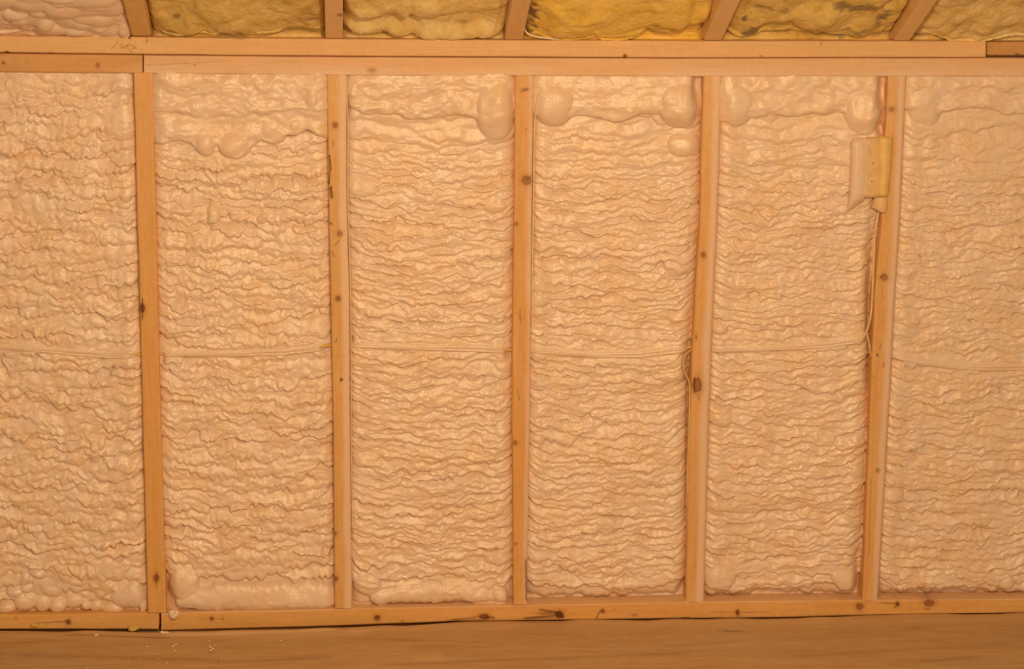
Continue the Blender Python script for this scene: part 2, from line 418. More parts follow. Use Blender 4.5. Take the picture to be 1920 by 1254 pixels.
o = board('top_plate', LP_T, PLATE_LO, m_low, depth=.14, horizontal=True, stations=(269.5, 2140), seed=44, wob=.6, cols=30, radius=2,
          knots=[(697, 132, 7, 5, .45), (365, 122, 2.5, 1.5, .6), (1545, 115, 2, 1, .3)], stains=[(272, 122, 350, 119, .9, .3), (350, 119, 430, 114, .8, .2)], spray=low_spray(.62))
tag(o, 'long lower top plate with whitish foam overspray, directly above the foam bays', 'board', 'top plate boards')

BB_L = [(-300, 1184), (0, 1179), (150, 1179), (300, 1180)]
BB_R = [(300, 1181.5), (480, 1177), (640, 1172.5), (760, 1168), (850, 1164.5), (1060, 1162), (1280, 1159), (1460, 1157.5), (1640, 1152.5), (1920, 1148.5), (2200, 1145)]
o = board('bottom_plate', BOT_T, BB_L, m_bot, depth=.14, horizontal=True, stations=(-240, 297.3), seed=51, wob=.8, cols=30, radius=2,
          knots=[(128, 1166, 5, 5, .95), (30, 1160, 3, 3, .3)], stains=[(70, 1168, 126, 1165, 1, .55), (200, 1179, 297, 1180, 1.6, .5)])  # last dark line paints in the shade of the gap below the plate
tag(o, 'bottom plate piece at the lower left with a knot at the end of a crack', 'board', 'bottom plate boards')
o = board('bottom_plate', BOT_T, BB_R, m_bot2, depth=.14, horizontal=True, stations=(302, 2140), seed=52, wob=.8, cols=30, radius=2.2,
          knots=[(397, 1160, 3.5, 4, .9), (707, 1158, 6, 5.5, .95), (908, 1156, 10, 6, .95), (880, 1162, 38, 3, .5), (1032, 1150, 26, 3.5, .6), (1012, 1158, 34, 3, .55), (1048, 1152, 9, 8, 1), (1130, 1145, 3.5, 4, .9), (1190, 1153, 6, 2, .6), (1383, 1148, 4, 5.5, 1), (1612, 1137, 7.5, 7, .8), (1683, 1132, 4, 5, .9), (1742, 1130, 11, 7, .8), (418, 1161, 2, 2, .5), (755, 1165, 4, 3, .4)],
          stains=[(375, 1160, 420, 1160, .8, .35), (840, 1164, 900, 1155, 2.2, .3), (908, 1158, 925, 1158, 3, .5), (985, 1160, 1040, 1154, 2.2, .5), (1012, 1143, 1045, 1148, 2.2, .6), (1045, 1153, 1055, 1156, 3.5, .8), (1040, 1147, 1052, 1152, 2.5, .6),
                  (1118, 1160, 1124, 1148, 1, .8), (1124, 1148, 1130, 1144, 1, .8), (1131, 1150, 1155, 1142, .7, .35), (1330, 1147, 1440, 1148, .8, .35), (1652, 1130, 1684, 1132, 1, .6), (1675, 1140, 1684, 1133, 1, .6),
                  (1830, 1151, 1905, 1150, 1.8, .8), (1735, 1142, 1742, 1143, 1.5, .5), (1280, 1158, 1292, 1158, 1.5, .5)],
          spray=lambda U, V, t, nz: np.clip((.12 - t) / .1, 0, 1) * .5 + .1 * nz(U / 20, V / 9))
tag(o, 'long bottom plate with a row of dark knots, running right from the joint', 'board', 'bottom plate boards')

# pencil marks, a part of the long top plate
def strokes(name, lines, w, mat, parent, Y=-.0004):
    V, Q = [], []
    for (x0, y0, x1, y1) in lines:
        d = np.array([x1 - x0, y1 - y0], float); l = np.hypot(*d); nn = np.array([-d[1], d[0]]) / l * w
        b = len(V)
        for (x, y) in ((x0 + nn[0], y0 + nn[1]), (x1 + nn[0], y1 + nn[1]), (x1 - nn[0], y1 - nn[1]), (x0 - nn[0], y0 - nn[1])):
            V.append(at(x, y, Y))
        for (x, y) in ((x0 + nn[0], y0 + nn[1]), (x1 + nn[0], y1 + nn[1]), (x1 - nn[0], y1 - nn[1]), (x0 - nn[0], y0 - nn[1])):
            V.append(at(x, y, .0008))
        Q += [(b, b + 1, b + 2, b + 3), (b, b + 4, b + 5, b + 1), (b + 2, b + 6, b + 7, b + 3)]
    return raw_mesh(name, np.array(V), np.array(Q), mat, parent, False)
strokes('pencil_writing', [(208, 93, 222, 77), (223, 84, 230, 89), (230, 89, 239, 82), (225, 91, 231, 88), (224, 83, 232, 82), (233, 92, 244, 80), (237, 88, 248, 84), (248, 84, 256, 90),
                           (256, 90, 247, 92), (247, 92, 252, 86), (240, 91, 248, 99)], .38, PENCIL, top_plate)

# ------------------------------------------------------------------ spray foam
class Foam:
    """height of a foam filling in one bay, built up from overlapping sagging beads; x across, v down, all in wall steps of 1.15 mm"""
    def __init__(s, W, v0, v1, seed, step=1.4):
        s.W, s.v0, s.v1 = W, v0, v1; s.late = []; s.done = False
        s.x = np.arange(-3, W + 3 + step, step); s.v = np.arange(v0, v1 + step, step); s.step = step
        s.H = np.full((len(s.v), len(s.x)), -3.5)
        s.rng = np.random.RandomState(seed); s.nz = Noise2(seed + 100)
    def curve(s, x, comps):
        o = np.zeros_like(x)
        for wl, a in comps:
            o += a * np.sin(x / wl * 6.283 + s.rng.rand() * 6.283)
        return o
    def lobes(s, x, lo, hi):
        e = [x[0] - hi]
        while e[-1] < x[-1] + hi: e.append(e[-1] + s.rng.uniform(lo, hi))
        e = np.array(e); k = np.searchsorted(e, x, side='right') - 1; k = np.clip(k, 0, len(e) - 2)
        f_ = (x - e[k]) / (e[k + 1] - e[k]); amp = s.rng.uniform(.35, 1, len(e))[k]
        return (1 - (2 * f_ - 1) ** 2) * amp
    def bead(s, cx, cy, L, t, A, base=0.0, wob=1.0, lob=(9, 28), drip=.6, puck=.25, H=None, sag=16):
        H = s.H if H is None else H
        i0 = max(0, int((cx - L - s.x[0]) / s.step)); i1 = min(len(s.x), int((cx + L - s.x[0]) / s.step) + 2)
        if i1 - i0 < 3: return
        x = s.x[i0:i1]; q = (x - cx) / L
        tap = np.clip(1 - np.abs(q) ** 2.6, 0, 1) ** .5
        if cx - L < -4: tap = np.where(x < cx, 1, tap)
        if cx + L > s.W + 4: tap = np.where(x > cx, 1, tap)
        d = np.minimum(x, s.W - x)
        edge = -sag * np.exp(-np.maximum(d, 0) / 26)
        yc = cy + wob * s.curve(x, [(150, 2.6), (61, 1.6), (27, 1.0)]) + edge
        lb = s.lobes(x, *lob)
        yt = yc - t * (1.0 + .2 * tap); yb = yc + t * tap * (1 + drip * (lb - .35)) + .01
        yt = np.minimum(yt, yb - 1.5)
        j0 = max(0, int((yt.min() - s.v0) / s.step)); j1 = min(len(s.v), int((yb.max() - s.v0) / s.step) + 2)
        if j1 - j0 < 2: return
        v = s.v[j0:j1][:, None]
        qq = (v - yt) / (yb - yt)
        p = np.where(qq < .62, (np.clip(qq, 0, 1) / .62) ** .75, np.sqrt(np.clip(1 - ((qq - .62) / .38) ** 2, 0, 1)))
        h = base + A * p * (.35 + .65 * tap) * (1 - puck + puck * lb)
        h = np.where((qq <= 0) | (qq >= 1), -99, h)
        sub = H[j0:j1, i0:i1]; np.maximum(sub, h, out=sub)
    def rows(s, va, vb, pitch, t, L, A, jit=.35, H=None, **kw):
        v = va
        while v < vb:
            x = -s.rng.uniform(0, 60)
            while x < s.W + 10:
                l = s.rng.uniform(*L)
                d = min(x + l, s.W - x - l)
                tt = s.rng.uniform(*t) * (.8 if d < 40 else 1)
                s.bead(x + l, v + s.rng.randn() * pitch * jit, l * 1.12, tt, A * s.rng.uniform(.7, 1.15) * min(1, tt / t[0] * .8), s.rng.randn() * .7, H=H, **kw)
                x += 2 * l
            v += pitch * s.rng.uniform(.8, 1.2)
    def blob(s, cx, cy, rx, ry, A, base=0.0, grooves=0, pw=.5, late=None):
        if late is None: late = grooves > .3 or (pw >= .7)
        if late and not s.done: s.late.append((cx, cy, rx, ry, A, base, grooves, pw)); return
        X, V = np.meshgrid(s.x, s.v)
        Xo, Vo = X, V
        X = X + 6 * s.nz(Xo / 30 + 11, Vo / 30); V = V + 7 * s.nz(Xo / 26, Vo / 30 + 17)
        r2 = np.abs((X - cx) / rx) ** 2.3 + np.abs((V - cy) / ry) ** 2.3
        m = r2 < 1.0
        h = base + A * np.clip(1 - r2, 0, 1) ** pw + .9 * s.nz(X / 13, V / 9) + 2.2 * s.nz(X / 34, V / 26) - 1.1
        h = h - 2.6 * np.clip((cy - V) / ry, 0, 1) ** 1.5
        if grooves:
            h = h + grooves * np.sin((X - cx) / 7 + 2.2 * s.nz(X / 14, V / 70)) * np.exp(-np.abs(V - cy + ry * .3) / (ry * .35))
            h = h + .55 * grooves * np.sin((V - cy) / 7.5 + (X - cx) * .045 + 2 * s.nz(X / 30, V / 20)) * (V > cy)
        s.H[m] = np.maximum(s.H[m], h[m])
    def soft_dome(s, cx, cy, rx, ry, A):
        X, V = np.meshgrid(s.x, s.v)
        s.extra = getattr(s, 'extra', 0) + A * np.exp(-(((X - cx) / rx) ** 2 + ((V - cy) / ry) ** 2) ** 1.4)
    def smooth_zone(s, fn, base, ripple=1.0):
        """a plump smooth skin above the line v = fn(x)"""
        X, V = np.meshgrid(s.x, s.v)
        q = (fn - V) if not callable(fn) else (fn(X) - V)
        h = base + 5.5 * np.sqrt(np.clip(q / 13, 0, 1) * (2 - np.clip(q / 13, 0, 1))) * 1.0
        h = h + ripple * (1.6 * np.sin(V / 7.5 + 4 * s.nz(X / 45, V / 30)) * .5 + 3.0 * s.nz(X / 26, V / 13) + 1.5 * s.nz(X / 11 + 5, V / 6))
        m = q > 0
        s.H[m] = np.maximum(s.H[m], h[m])

def cable_ridge(fo, pts, Lf, strands=(-3.2, 0.2, 3.4)):
    """foam-coated wires pressed on the foam: pts are photo positions"""
    X, V = np.meshgrid(fo.x, fo.v)
    p = np.array([(px - Lf(py), py) for px, py in pts], float)
    yc = np.interp(X, p[:, 0], p[:, 1])
    dy = V - yc - .6 * fo.nz(X / 30, X * 0)
    near = np.clip((10 - np.abs(dy)) / 4, 0, 1)
    lo = fo.H
    flat = 4.2 + 0 * X
    prof = np.full_like(X, -9.)
    for k, o_ in enumerate(strands):
        w = 2.3
        oo = o_ + 1.2 * np.sin(X / 70 + k * 2)
        prof = np.maximum(prof, 2.2 * np.sqrt(np.clip(1 - ((dy - oo) / w) ** 2, 0, 1)) - .0)
    core = np.abs(dy) < 6.3
    fo.H = np.where(near > 0, lo * (1 - near) + (flat + prof * core) * near, lo)

BAYS = [
    dict(L=OUTL, R=ST[0][0], seed=11), dict(L=ST[0][1], R=ST[1][0], seed=22), dict(L=ST[1][1], R=ST[2][0], seed=33),
    dict(L=ST[2][1], R=ST[3][0], seed=44), dict(L=ST[3][1], R=ST[4][0], seed=55), dict(L=ST[4][1], R=OUTR, seed=66)]
bay_labels = ['cream spray foam filling the bay left of the leftmost stud',
              'cream spray foam between first and second studs, with long drips near the top',
              'cream spray foam with a tall grooved bulge upper right, between second and third studs',
              'cream spray foam between third and fourth studs, shiny and smooth on top',
              'cream spray foam between fourth and fifth studs, beside the electrical box',
              'cream spray foam right of the rightmost stud, running out of the frame']
CABLE = [[(-120, 646), (0, 650), (100, 657), (200, 665), (262, 664)], [(298, 664), (360, 664), (450, 663), (540, 658), (622, 648)],
         [(654, 646), (720, 649), (800, 650), (960, 656)], [(994, 656), (1060, 662), (1130, 665), (1200, 663), (1302, 651)],
         [(1336, 656), (1420, 654), (1500, 649), (1560, 644), (1600, 637), (1625, 628)], [(1672, 666), (1740, 680), (1800, 687), (1860, 689), (2040, 686)]]

for bi, B in enumerate(BAYS):
    Lf = lambda v, B=B: interp(B['L'], v); Rf = lambda v, B=B: interp(B['R'], v)
    v0 = float(interp(PLATE_LO, (Lf(140) + Rf(140)) / 2)) - 4
    W = float(Rf(600) - Lf(600))
    fo = Foam(W, v0, 1158, B['seed'])
    rg = fo.rng
    px = lambda x, y: (x - Lf(y)) * W / (Rf(y) - Lf(y))
    if bi == 0:
        fo.rows(150, 1128, 14.5, (8.5, 15), (18, 80), 6.0, lob=(9, 32), drip=.75, puck=.33, jit=.5, sag=12)
        fo.rows(165, 1090, 31, (6, 11), (10, 32), 8.5, lob=(8, 20), drip=.7, puck=.35, jit=.6, sag=12)
        fo.rows(v0, 205, 19, (15, 20), (50, 120), 5, lob=(30, 80), drip=.4, puck=.2, sag=4)
        fo.blob(px(230, 235), 235, 34, 34, 6.5, 2, pw=.45)
        x = -3
        while x < W:      # round beads along the foot
            w = rg.uniform(8, 21); fo.blob(x + w, 1135 + rg.randn() * 7, w, rg.uniform(11, 20), 8, rg.uniform(0, 3), late=True); x += 1.75 * w
        for k in range(26): fo.blob(rg.uniform(0, W), rg.uniform(1075, 1125), rg.uniform(9, 20), rg.uniform(8, 14), 7, 1.0, late=True)
        fo.blob(px(240, 1122), 1122, 32, 28, 7.5, 3)
    elif bi == 1:
        fo.rows(300, 1080, 13.5, (8, 13), (18, 85), 5.8, lob=(8, 26), drip=.7, puck=.33, jit=.45, sag=13)
        fo.rows(310, 1070, 33, (5, 9), (10, 34), 8, lob=(7, 18), drip=.7, puck=.3, jit=.6, sag=13)
        fo.rows(262, 320, 9, (7, 9), (30, 90), 4.5, sag=14)
        low = np.array([(-5, 258), (20, 262), (40, 268), (55, 262), (66, 266), (76, 280), (90, 289), (105, 287), (113, 277), (122, 274), (132, 285), (150, 296), (165, 297), (176, 284), (190, 270), (198, 262), (215, 268), (232, 266), (250, 252), (268, 256), (282, 248), (330, 262)], float)
        fo.smooth_zone(lambda X: np.interp(X, low[:, 0], low[:, 1]), 4.0, .9)
        for cx, cy, rx, ry, a in ((95, 262, 20, 30, 4.5), (150, 265, 30, 32, 5), (215, 240, 26, 26, 3.5), (60, 235, 40, 22, 2.5), (262, 232, 16, 20, 3.5), (10, 262, 18, 8, 3)): fo.blob(cx, cy, rx, ry, a + 3, 6.5, pw=.8)
        mid = np.array([(-5, 205), (60, 212), (80, 222), (100, 224), (125, 218), (160, 220), (185, 212), (215, 214), (260, 200), (330, 205)], float)
        fo.smooth_zone(lambda X: np.interp(X, mid[:, 0], mid[:, 1]), 6.5, 1.25)
        fo.blob(px(582, 175), 175, 13, 30, 7, 8.5, grooves=.5)
        fo.blob(px(402, 405), 402, 13, 20, 6, 5.5); fo.blob(px(340, 395), 393, 26, 10, 5, 4)
        fo.blob(px(490, 1112), 1124, 165, 30, 7.0, 6.0, pw=.5)
        fo.blob(px(345, 1095), 1095, 30, 26, 6, 5)
    else:
        fo.rows(260, 1105, 9.2, (5.5, 9.5), (18, 85), 4.4, lob=(8, 30), drip=.6, puck=.22, jit=.42, sag=[0, 0, 17, 19, 15, 17][bi])
        fo.rows(280, 1100, 22, (3.5, 6.5), (10, 40), 5.8, lob=(7, 20), drip=.6, puck=.25, jit=.7, sag=[0, 0, 17, 19, 15, 17][bi])
        fo.rows(v0, 330, 17, (13, 17), (45, 130), 5.5, lob=(28, 80), drip=.5, puck=.15, sag=12)
        for k in range(16):
            side = rg.rand() < .5; fo.blob(rg.uniform(8, 34) if side else W - rg.uniform(8, 34), rg.uniform(330, 1090), rg.uniform(16, 34), rg.uniform(9, 15), 5, rg.uniform(1, 2.5))
        if bi == 2:
            fo.blob(px(930, 205), 205, 37, 63, 18, 2.5, grooves=1.9, pw=.62)
            low = np.array([(-5, 196), (15, 200), (30, 212), (60, 218), (85, 214), (110, 222), (150, 222), (200, 214), (250, 224), (340, 224)], float)
            fo.smooth_zone(lambda X: np.interp(X, low[:, 0], low[:, 1]), 3.8, 1.4)
            fo.blob(px(672, 335), 352, 34, 20, 6, 3); fo.blob(px(690, 1100), 1096, 26, 20, 6, 3)
            for k in range(9): fo.blob(px(718 + 26 * k, 1118), 1121 + rg.randn() * 4, 26, 16 + 1.2 * k, 5.5, 3)
            fo.blob(px(935, 1122), 1120, 18, 22, 6, 5)
        if bi == 3:
            low = np.array([(-5, 218), (40, 224), (80, 214), (110, 222), (150, 228), (200, 214), (240, 222), (340, 214)], float)
            fo.smooth_zone(lambda X: np.interp(X, low[:, 0], low[:, 1]), 4.2, .8)
            fo.blob(px(1040, 200), 190, 40, 45, 15, 3, pw=.7); fo.blob(px(1274, 190), 190, 38, 50, 17, 3, grooves=1.7, pw=.62); fo.blob(px(1285, 275), 272, 32, 22, 6, 5, grooves=.4)
            fo.soft_dome(px(1150, 195), 195, 90, 40, 5)
        if bi == 4:
            low = np.array([(-5, 228), (60, 222), (90, 214), (130, 216), (180, 214), (230, 216), (290, 236)], float)
            fo.smooth_zone(lambda X: np.interp(X, low[:, 0], low[:, 1]), 4.0, 1.0)
            fo.blob(px(1385, 195), 190, 32, 46, 13, 3, pw=.7); fo.blob(px(1622, 200), 203, 36, 50, 16, 3, grooves=1.7, pw=.62)
            fo.blob(px(1350, 1080), 1083, 30, 24, 6, 3.5); fo.blob(px(1585, 1085), 1086, 30, 20, 6, 3.5)
        if bi == 5:
            low = np.array([(-5, 205), (60, 215), (120, 205), (200, 214), (400, 200)], float)
            fo.smooth_zone(lambda X: np.interp(X, low[:, 0], low[:, 1]), 3.6, 1.2)
            fo.blob(px(1737, 195), 192, 32, 46, 10, 3.5, grooves=.4, pw=.8)
            fo.blob(px(1890, 1090), 1090, 14, 16, 6, 3)
    # wander of the folds: the whole field is pulled about a little
    X, V = np.meshgrid(fo.x, fo.v)
    near = np.clip(np.minimum(X, W - X) / 30, .25, 1)
    am = .95 if bi < 2 else .85
    wx = X + am * near * (9 * fo.nz(X / 42, V / 42 + 20) + 5 * fo.nz(X / 15 + 7, V / 15))
    wv = V + am * near * (15 * fo.nz(X / 48 + 31, V / 60) + 9 * fo.nz(X / 19 + 3, V / 26) + 4 * fo.nz(X / 8, V / 11 + 5))
    def warp(Hh):
        gi = np.clip((wv - fo.v[0]) / fo.step, 0, len(fo.v) - 1.001); gj = np.clip((wx - fo.x[0]) / fo.step, 0, len(fo.x) - 1.001)
        i0 = gi.astype(int); j0 = gj.astype(int); a = gi - i0; b_ = gj - j0
        return (Hh[i0, j0] * (1 - a) + Hh[i0 + 1, j0] * a) * (1 - b_) + (Hh[i0, j0 + 1] * (1 - a) + Hh[i0 + 1, j0 + 1] * a) * b_
    fo.H = warp(fo.H); fo.done = True
    for b_ in fo.late: fo.blob(*b_)
    # fine wrinkles riding on the big beads
    H2 = np.zeros_like(fo.H)
    fo.rows(300, 1110 if bi != 1 else 1070, 7.5, (3.4, 5), (8, 40), 2.2, lob=(5, 14), drip=.5, puck=.2, jit=.5, H=H2, sag=[12, 13, 17, 19, 15, 17][bi])
    H2 = warp(H2)
    fine = np.clip(.55 + 2.2 * fo.nz(X / 38, V / 24), .1, 1) * (.55 if bi < 2 else .8)
    bead = fo.H + H2 * fine
    fo.H = bead
    cable_ridge(fo, CABLE[bi], Lf)
    bead = fo.H
    # rounding where beads touch: soften only a little
    for _ in range(1):
        k = (bead[:-2, 1:-1] + bead[2:, 1:-1] + bead[1:-1, :-2] + bead[1:-1, 2:]) / 4
        bead[1:-1, 1:-1] = .72 * bead[1:-1, 1:-1] + .28 * k
    big = 9 * fo.nz(X / 120 + 3, V / 95) + 5 * fo.nz(X / 46, V / 40 + 8)
    H = bead * 1.42 + big * .9 + getattr(fo, 'extra', 0)
    uu = Lf(V) + X * (Rf(V) - Lf(V)) / W
    bot = interp(BOT_T, uu)
    dl = np.maximum(X, 0); dr = np.maximum(W - X, 0); db = np.maximum(bot - V, 0); dtp = np.maximum(V - interp(PLATE_LO, uu), 0)
    el = [6, 7, 9, 8, 8, 8][bi]; er = [9, 9, 12, 15, 15, 6][bi]
    H = H - el * np.exp(-dl / 6) - er * np.exp(-(dr / 8)) - 3 * np.exp(-dtp / 10)
    H = H + 2.5 * np.exp(-((dl - 18) / 14) ** 2) + 2.5 * np.exp(-((dr - 22) / 15) ** 2)
    rec = [3, 5, 10, 26, 30, 30][bi]; wid = [5, 4, 5, 5, 5, 5][bi]
    db = np.maximum(db + [0, 0, 5, 9, 9, 9][bi] * (fo.nz(X / 17, X * 0 + 2) - .35) + 4 * fo.nz(X / 6, V / 9) * (db < 30), 0)
    H = H - rec * np.exp(-db / wid)
    # pits beside the studs where the wires pass and at the corners
    for (hx, hy, rx, ry, dep) in {0: [(258, 668, 16, 5, 7)], 1: [(614, 655, 10, 9, 16), (610, 1033, 5, 7, 12), (303, 672, 5, 8, 12), (314, 1120, 9, 22, 12), (622, 1040, 5, 9, 14)], 2: [(657, 637, 5, 5, 16), (955, 665, 7, 9, 15), (657, 1125, 10, 12, 8), (648, 200, 8, 20, 10)],
                                  3: [(1295, 645, 8, 6, 15), (1293, 690, 11, 32, 14), (1310, 160, 9, 20, 30), (1296, 850, 6, 220, 8), (1283, 1118, 10, 22, 14), (1050, 1110, 8, 6, 2)],
                                  4: [(1638, 560, 11, 150, 17), (1640, 700, 14, 34, 12), (1612, 1080, 9, 60, 12), (1656, 165, 8, 26, 18), (1655, 240, 8, 14, 16), (1622, 395, 24, 6, 6), (1615, 255, 16, 4, 9)],
                                  5: [(1650, 1120, 8, 10, 8)]}.get(bi, []):
        H = H - dep * np.exp(-(((uu - hx) / rx) ** 2 + ((V - hy) / ry) ** 2))
    droop = .40 * np.clip(bead, -2, 14) * np.clip(db / 20, 0, 1) * np.clip(dtp / 12, 0, 1)
    y0 = .0165
    P = at(uu, np.minimum(V, bot + .5) + droop, 0.0)
    Y = y0 - H * .00115
    Y = np.minimum(Y, .052)
    P[..., 1] = Y
    # skirt back into the bay
    def back(a):
        c = a.copy(); c[..., 1] = .10; return c
    P = np.concatenate([back(P[:1]), P], 0)
    P = np.concatenate([back(P[:, :1]), P, back(P[:, -1:])], 1)
    o = grid_mesh('spray_foam', P, FOAM)
    tag(o, bay_labels[bi], 'insulation', 'spray foam fillings of the wall bays')

# ------------------------------------------------------------------ wires
def tube(name, pts, r, mat, parent=None, n=8, sub=8):
    p = np.array(pts, float)
    # Catmull-Rom
    q = np.vstack([2 * p[0] - p[1], p, 2 * p[-1] - p[-2]]); out = []
    for i in range(1, len(q) - 2):
        for t in np.linspace(0, 1, sub, endpoint=False):
            out.append(.5 * ((2 * q[i]) + (-q[i - 1] + q[i + 1]) * t + (2 * q[i - 1] - 5 * q[i] + 4 * q[i + 1] - q[i + 2]) * t * t + (-q[i - 1] + 3 * q[i] - 3 * q[i + 1] + q[i + 2]) * t ** 3))
    out.append(p[-1]); c = np.array(out)
    tg = np.gradient(c, axis=0); tg /= np.linalg.norm(tg, axis=1)[:, None]
    ref = np.array([0, 1, 0.]); a = np.cross(tg, ref); a /= np.linalg.norm(a, axis=1)[:, None] + 1e-9; b = np.cross(tg, a)
    th = np.linspace(0, 2 * math.pi, n + 1)
    P = c[:, None] + r * (np.cos(th)[None, :, None] * a[:, None] + np.sin(th)[None, :, None] * b[:, None])
    P = np.concatenate([c[:1, None].repeat(n + 1, 1), P, c[-1:, None].repeat(n + 1, 1)])
    return grid_mesh(name, P, mat, parent)

def wire(name, pts, r, mat, **kw):      # pts: (px, py, depth)
    return tube(name, [at(a, b, c) for a, b, c in pts], r, mat, **kw)

pts = []
for bi, c in enumerate(CABLE):
    for k, (a, b) in enumerate(c):
        first, last = k == 0, k == len(c) - 1
        if bi == 4 and k >= 3: continue
        d = .022 if ((first and bi > 0) or last) else (.019 if bi == 5 else .013)
        pts.append((a + (5 if first else -5 if last else 0), b, d))
        if bi == 0 and last: pts.insert(len(pts) - 1, (243, 664.5, .007)); pts[-1] = (262, 664, .010)
        if bi == 1 and last: pts.insert(len(pts) - 1, (600, 650, .006)); pts[-1] = (618, 647, .010)
o = wire('electrical_cable', pts, .0026, YELLOW)
tag(o, 'yellow electrical cable running level through all the bays, mostly buried in foam', 'cable', 'cables in the wall')
o = wire('electrical_cable', [(1304, 650, .02), (1294, 657, .010), (1284, 668, .004), (1281, 685, .002), (1286, 702, .002), (1292, 716, .001), (1293, 740, .001), (1292, 800, .002), (1289, 880, .006), (1288, 960, .012), (1287, 1020, .02)], .0018, flat_material('dull_yellow_jacket', (.74, .55, .24), .45))
tag(o, 'thin yellow cable looping down the left side of the stud with the big brown knot', 'cable', 'cables in the wall')
o = wire('electrical_cable', [(1650, 388, .02), (1645, 410, .008), (1640, 450, .003), (1637, 520, .001), (1634, 580, .001), (1628, 612, .000), (1618, 632, .001), (1600, 640, .004), (1570, 645, .008)], .0026, CREAM)
tag(o, 'cream coated cable hanging from the electrical box down the left of the rightmost stud', 'cable', 'cables in the wall')
o = wire('electrical_cable', [(1624, 622, .004), (1629, 640, .003), (1631, 655, .004), (1634, 668, .010), (1640, 676, .03)], .002, CREAM)
tag(o, 'short cream wire end beside the rightmost stud at cable height', 'cable', 'cables in the wall')
o = wire('electrical_cable', [(1042, 142, .012), (1030, 150, .004), (1016, 166, .000), (1008, 190, -.001), (1003, 220, .0), (1001.5, 260, .001), (1001, 320, .003), (1000, 400, .005), (998.5, 480, .006), (998, 560, .009), (997, 620, .015)], .0022, CREAM)
tag(o, 'foam-coated wire curving from the plate down the right side of the third stud', 'cable', 'cables in the wall')
o = wire('electrical_cable', [(651, 143, .008), (650.5, 180, .004), (652.5, 230, .002), (652, 300, .002), (652.5, 380, .003), (655, 460, .004), (657.5, 560, .005), (658, 640, .007), (658.5, 720, .008), (659, 850, .010), (661, 1000, .014)], .0015, CREAM)
tag(o, 'thin foam-coated wire running down the right edge of the second stud', 'cable', 'cables in the wall')
o = wire('electrical_cable', [(984, 40, .03), (984, 55, -.005), (992, 64, -.012), (1010, 69.5, -.004), (1030, 72, .0), (1052, 74, .006)], .0022, WHITE)
tag(o, 'white cable end lying on the top plate beside the middle rafter', 'cable', 'cables in the wall')

# ------------------------------------------------------------------ rafters and what fills the spaces between them
SL = math.atan(.5); CS, SS = math.cos(SL), math.sin(SL)
ZT = 1.3202
def rpt(x, s, n, y0=0.0, z0=ZT):
    """x, distance s down-room along the slope, n normal to the slope (up into the roof)"""
    x = np.asarray(x, float); s = np.asarray(s, float); n = np.asarray(n, float)
    return np.stack([x + 0 * s + 0 * n, y0 - s * CS + n * SS + 0 * x, z0 + s * SS + n * CS + 0 * x], -1)
RX = [(247, 283, 67.5), (610, 643, 72.0), (946, 980, 74.5), (1320, 1354, 75.5), (1677, 1706, 76.0)]
raf_labels = ['roof rafter leaning left above the leftmost stud, dark on its right side', 'upright-looking roof rafter above the second stud, with an oval knot',
              'roof rafter above the third stud, with a dark crack on its left', 'roof rafter leaning right above the fourth stud', 'roof rafter leaning farthest right, above the rightmost stud']
raf_x = []
for i, (a, b, y) in enumerate(RX):
    pa, pb = at(a, y), at(b, y); xa, xb = pa[0], pb[0]; z0 = (pa[2] + pb[2]) / 2 + .0006
    raf_x.append((xa, xb, z0))
    s = np.concatenate([np.linspace(-.12, 0, 4)[:-1], np.linspace(0, .3, 60), np.linspace(.32, 1.5, 12)])
    w = xb - xa; rr = .0025
    sec = [(0, .14), (0, .07), (0, rr), (rr * .3, rr * .3), (rr, 0)] + [(w * t, 0) for t in np.linspace(.12, .88, 12)] + [(w - rr, 0), (w - rr * .3, rr * .3), (w, rr), (w, .07), (w, .14), (0, .14)]
    sec = np.array(sec)
    S = s[:, None] + 0 * sec[:, 0]; Xc = xa + sec[:, 0] + 0 * S; Nn = sec[:, 1] + 0 * S
    bm = s < 0    # the part over the plate is notched level with it
    P = rpt(Xc, S, Nn, z0=z0)
    P[..., 2] = np.maximum(P[..., 2], z0)
    m = wood_material('rafter_wood', 'Y', *[((.80, .52, .17), (.68, .40, .11)), ((.85, .60, .36), (.80, .54, .28)), ((.82, .56, .26), (.72, .44, .16)), ((.85, .60, .32), (.80, .52, .24)), ((.85, .60, .30), (.80, .52, .22))][i], seed=40 + 3 * i)
    kn = np.zeros(P.shape[:2]); dk = kn.copy()
    if i == 1:
        kx, ks = at(637, 7)[0], .135
        q = np.hypot((Xc - kx) / .007, (S - ks) / .011); kn = np.clip(1.3 - q, 0, 1) * .8
    att = np.stack([kn, kn * 0 + .12, dk], -1)
    P = np.concatenate([P[:1].mean(1, keepdims=True).repeat(P.shape[1], 1), P, P[-1:].mean(1, keepdims=True).repeat(P.shape[1], 1)])
    att = np.concatenate([att[:1], att, att[-1:]])
    o = grid_mesh('roof_rafter', P, m, attrs=att.reshape(-1, 3), smooth=False)
    tag(o, raf_labels[i], 'rafter', 'roof rafters')

# roof deck over everything
V = np.array([rpt(x, s, n) for x in (XL, XR) for s in (-.35, 1.5) for n in (.142, .155)])
o = raw_mesh('ceiling', V, np.array([(0, 1, 3, 2), (4, 6, 7, 5), (0, 4, 5, 1), (2, 3, 7, 6), (0, 2, 6, 4), (1, 5, 7, 3)]), SHEATH, smooth=False); o['kind'] = 'structure'

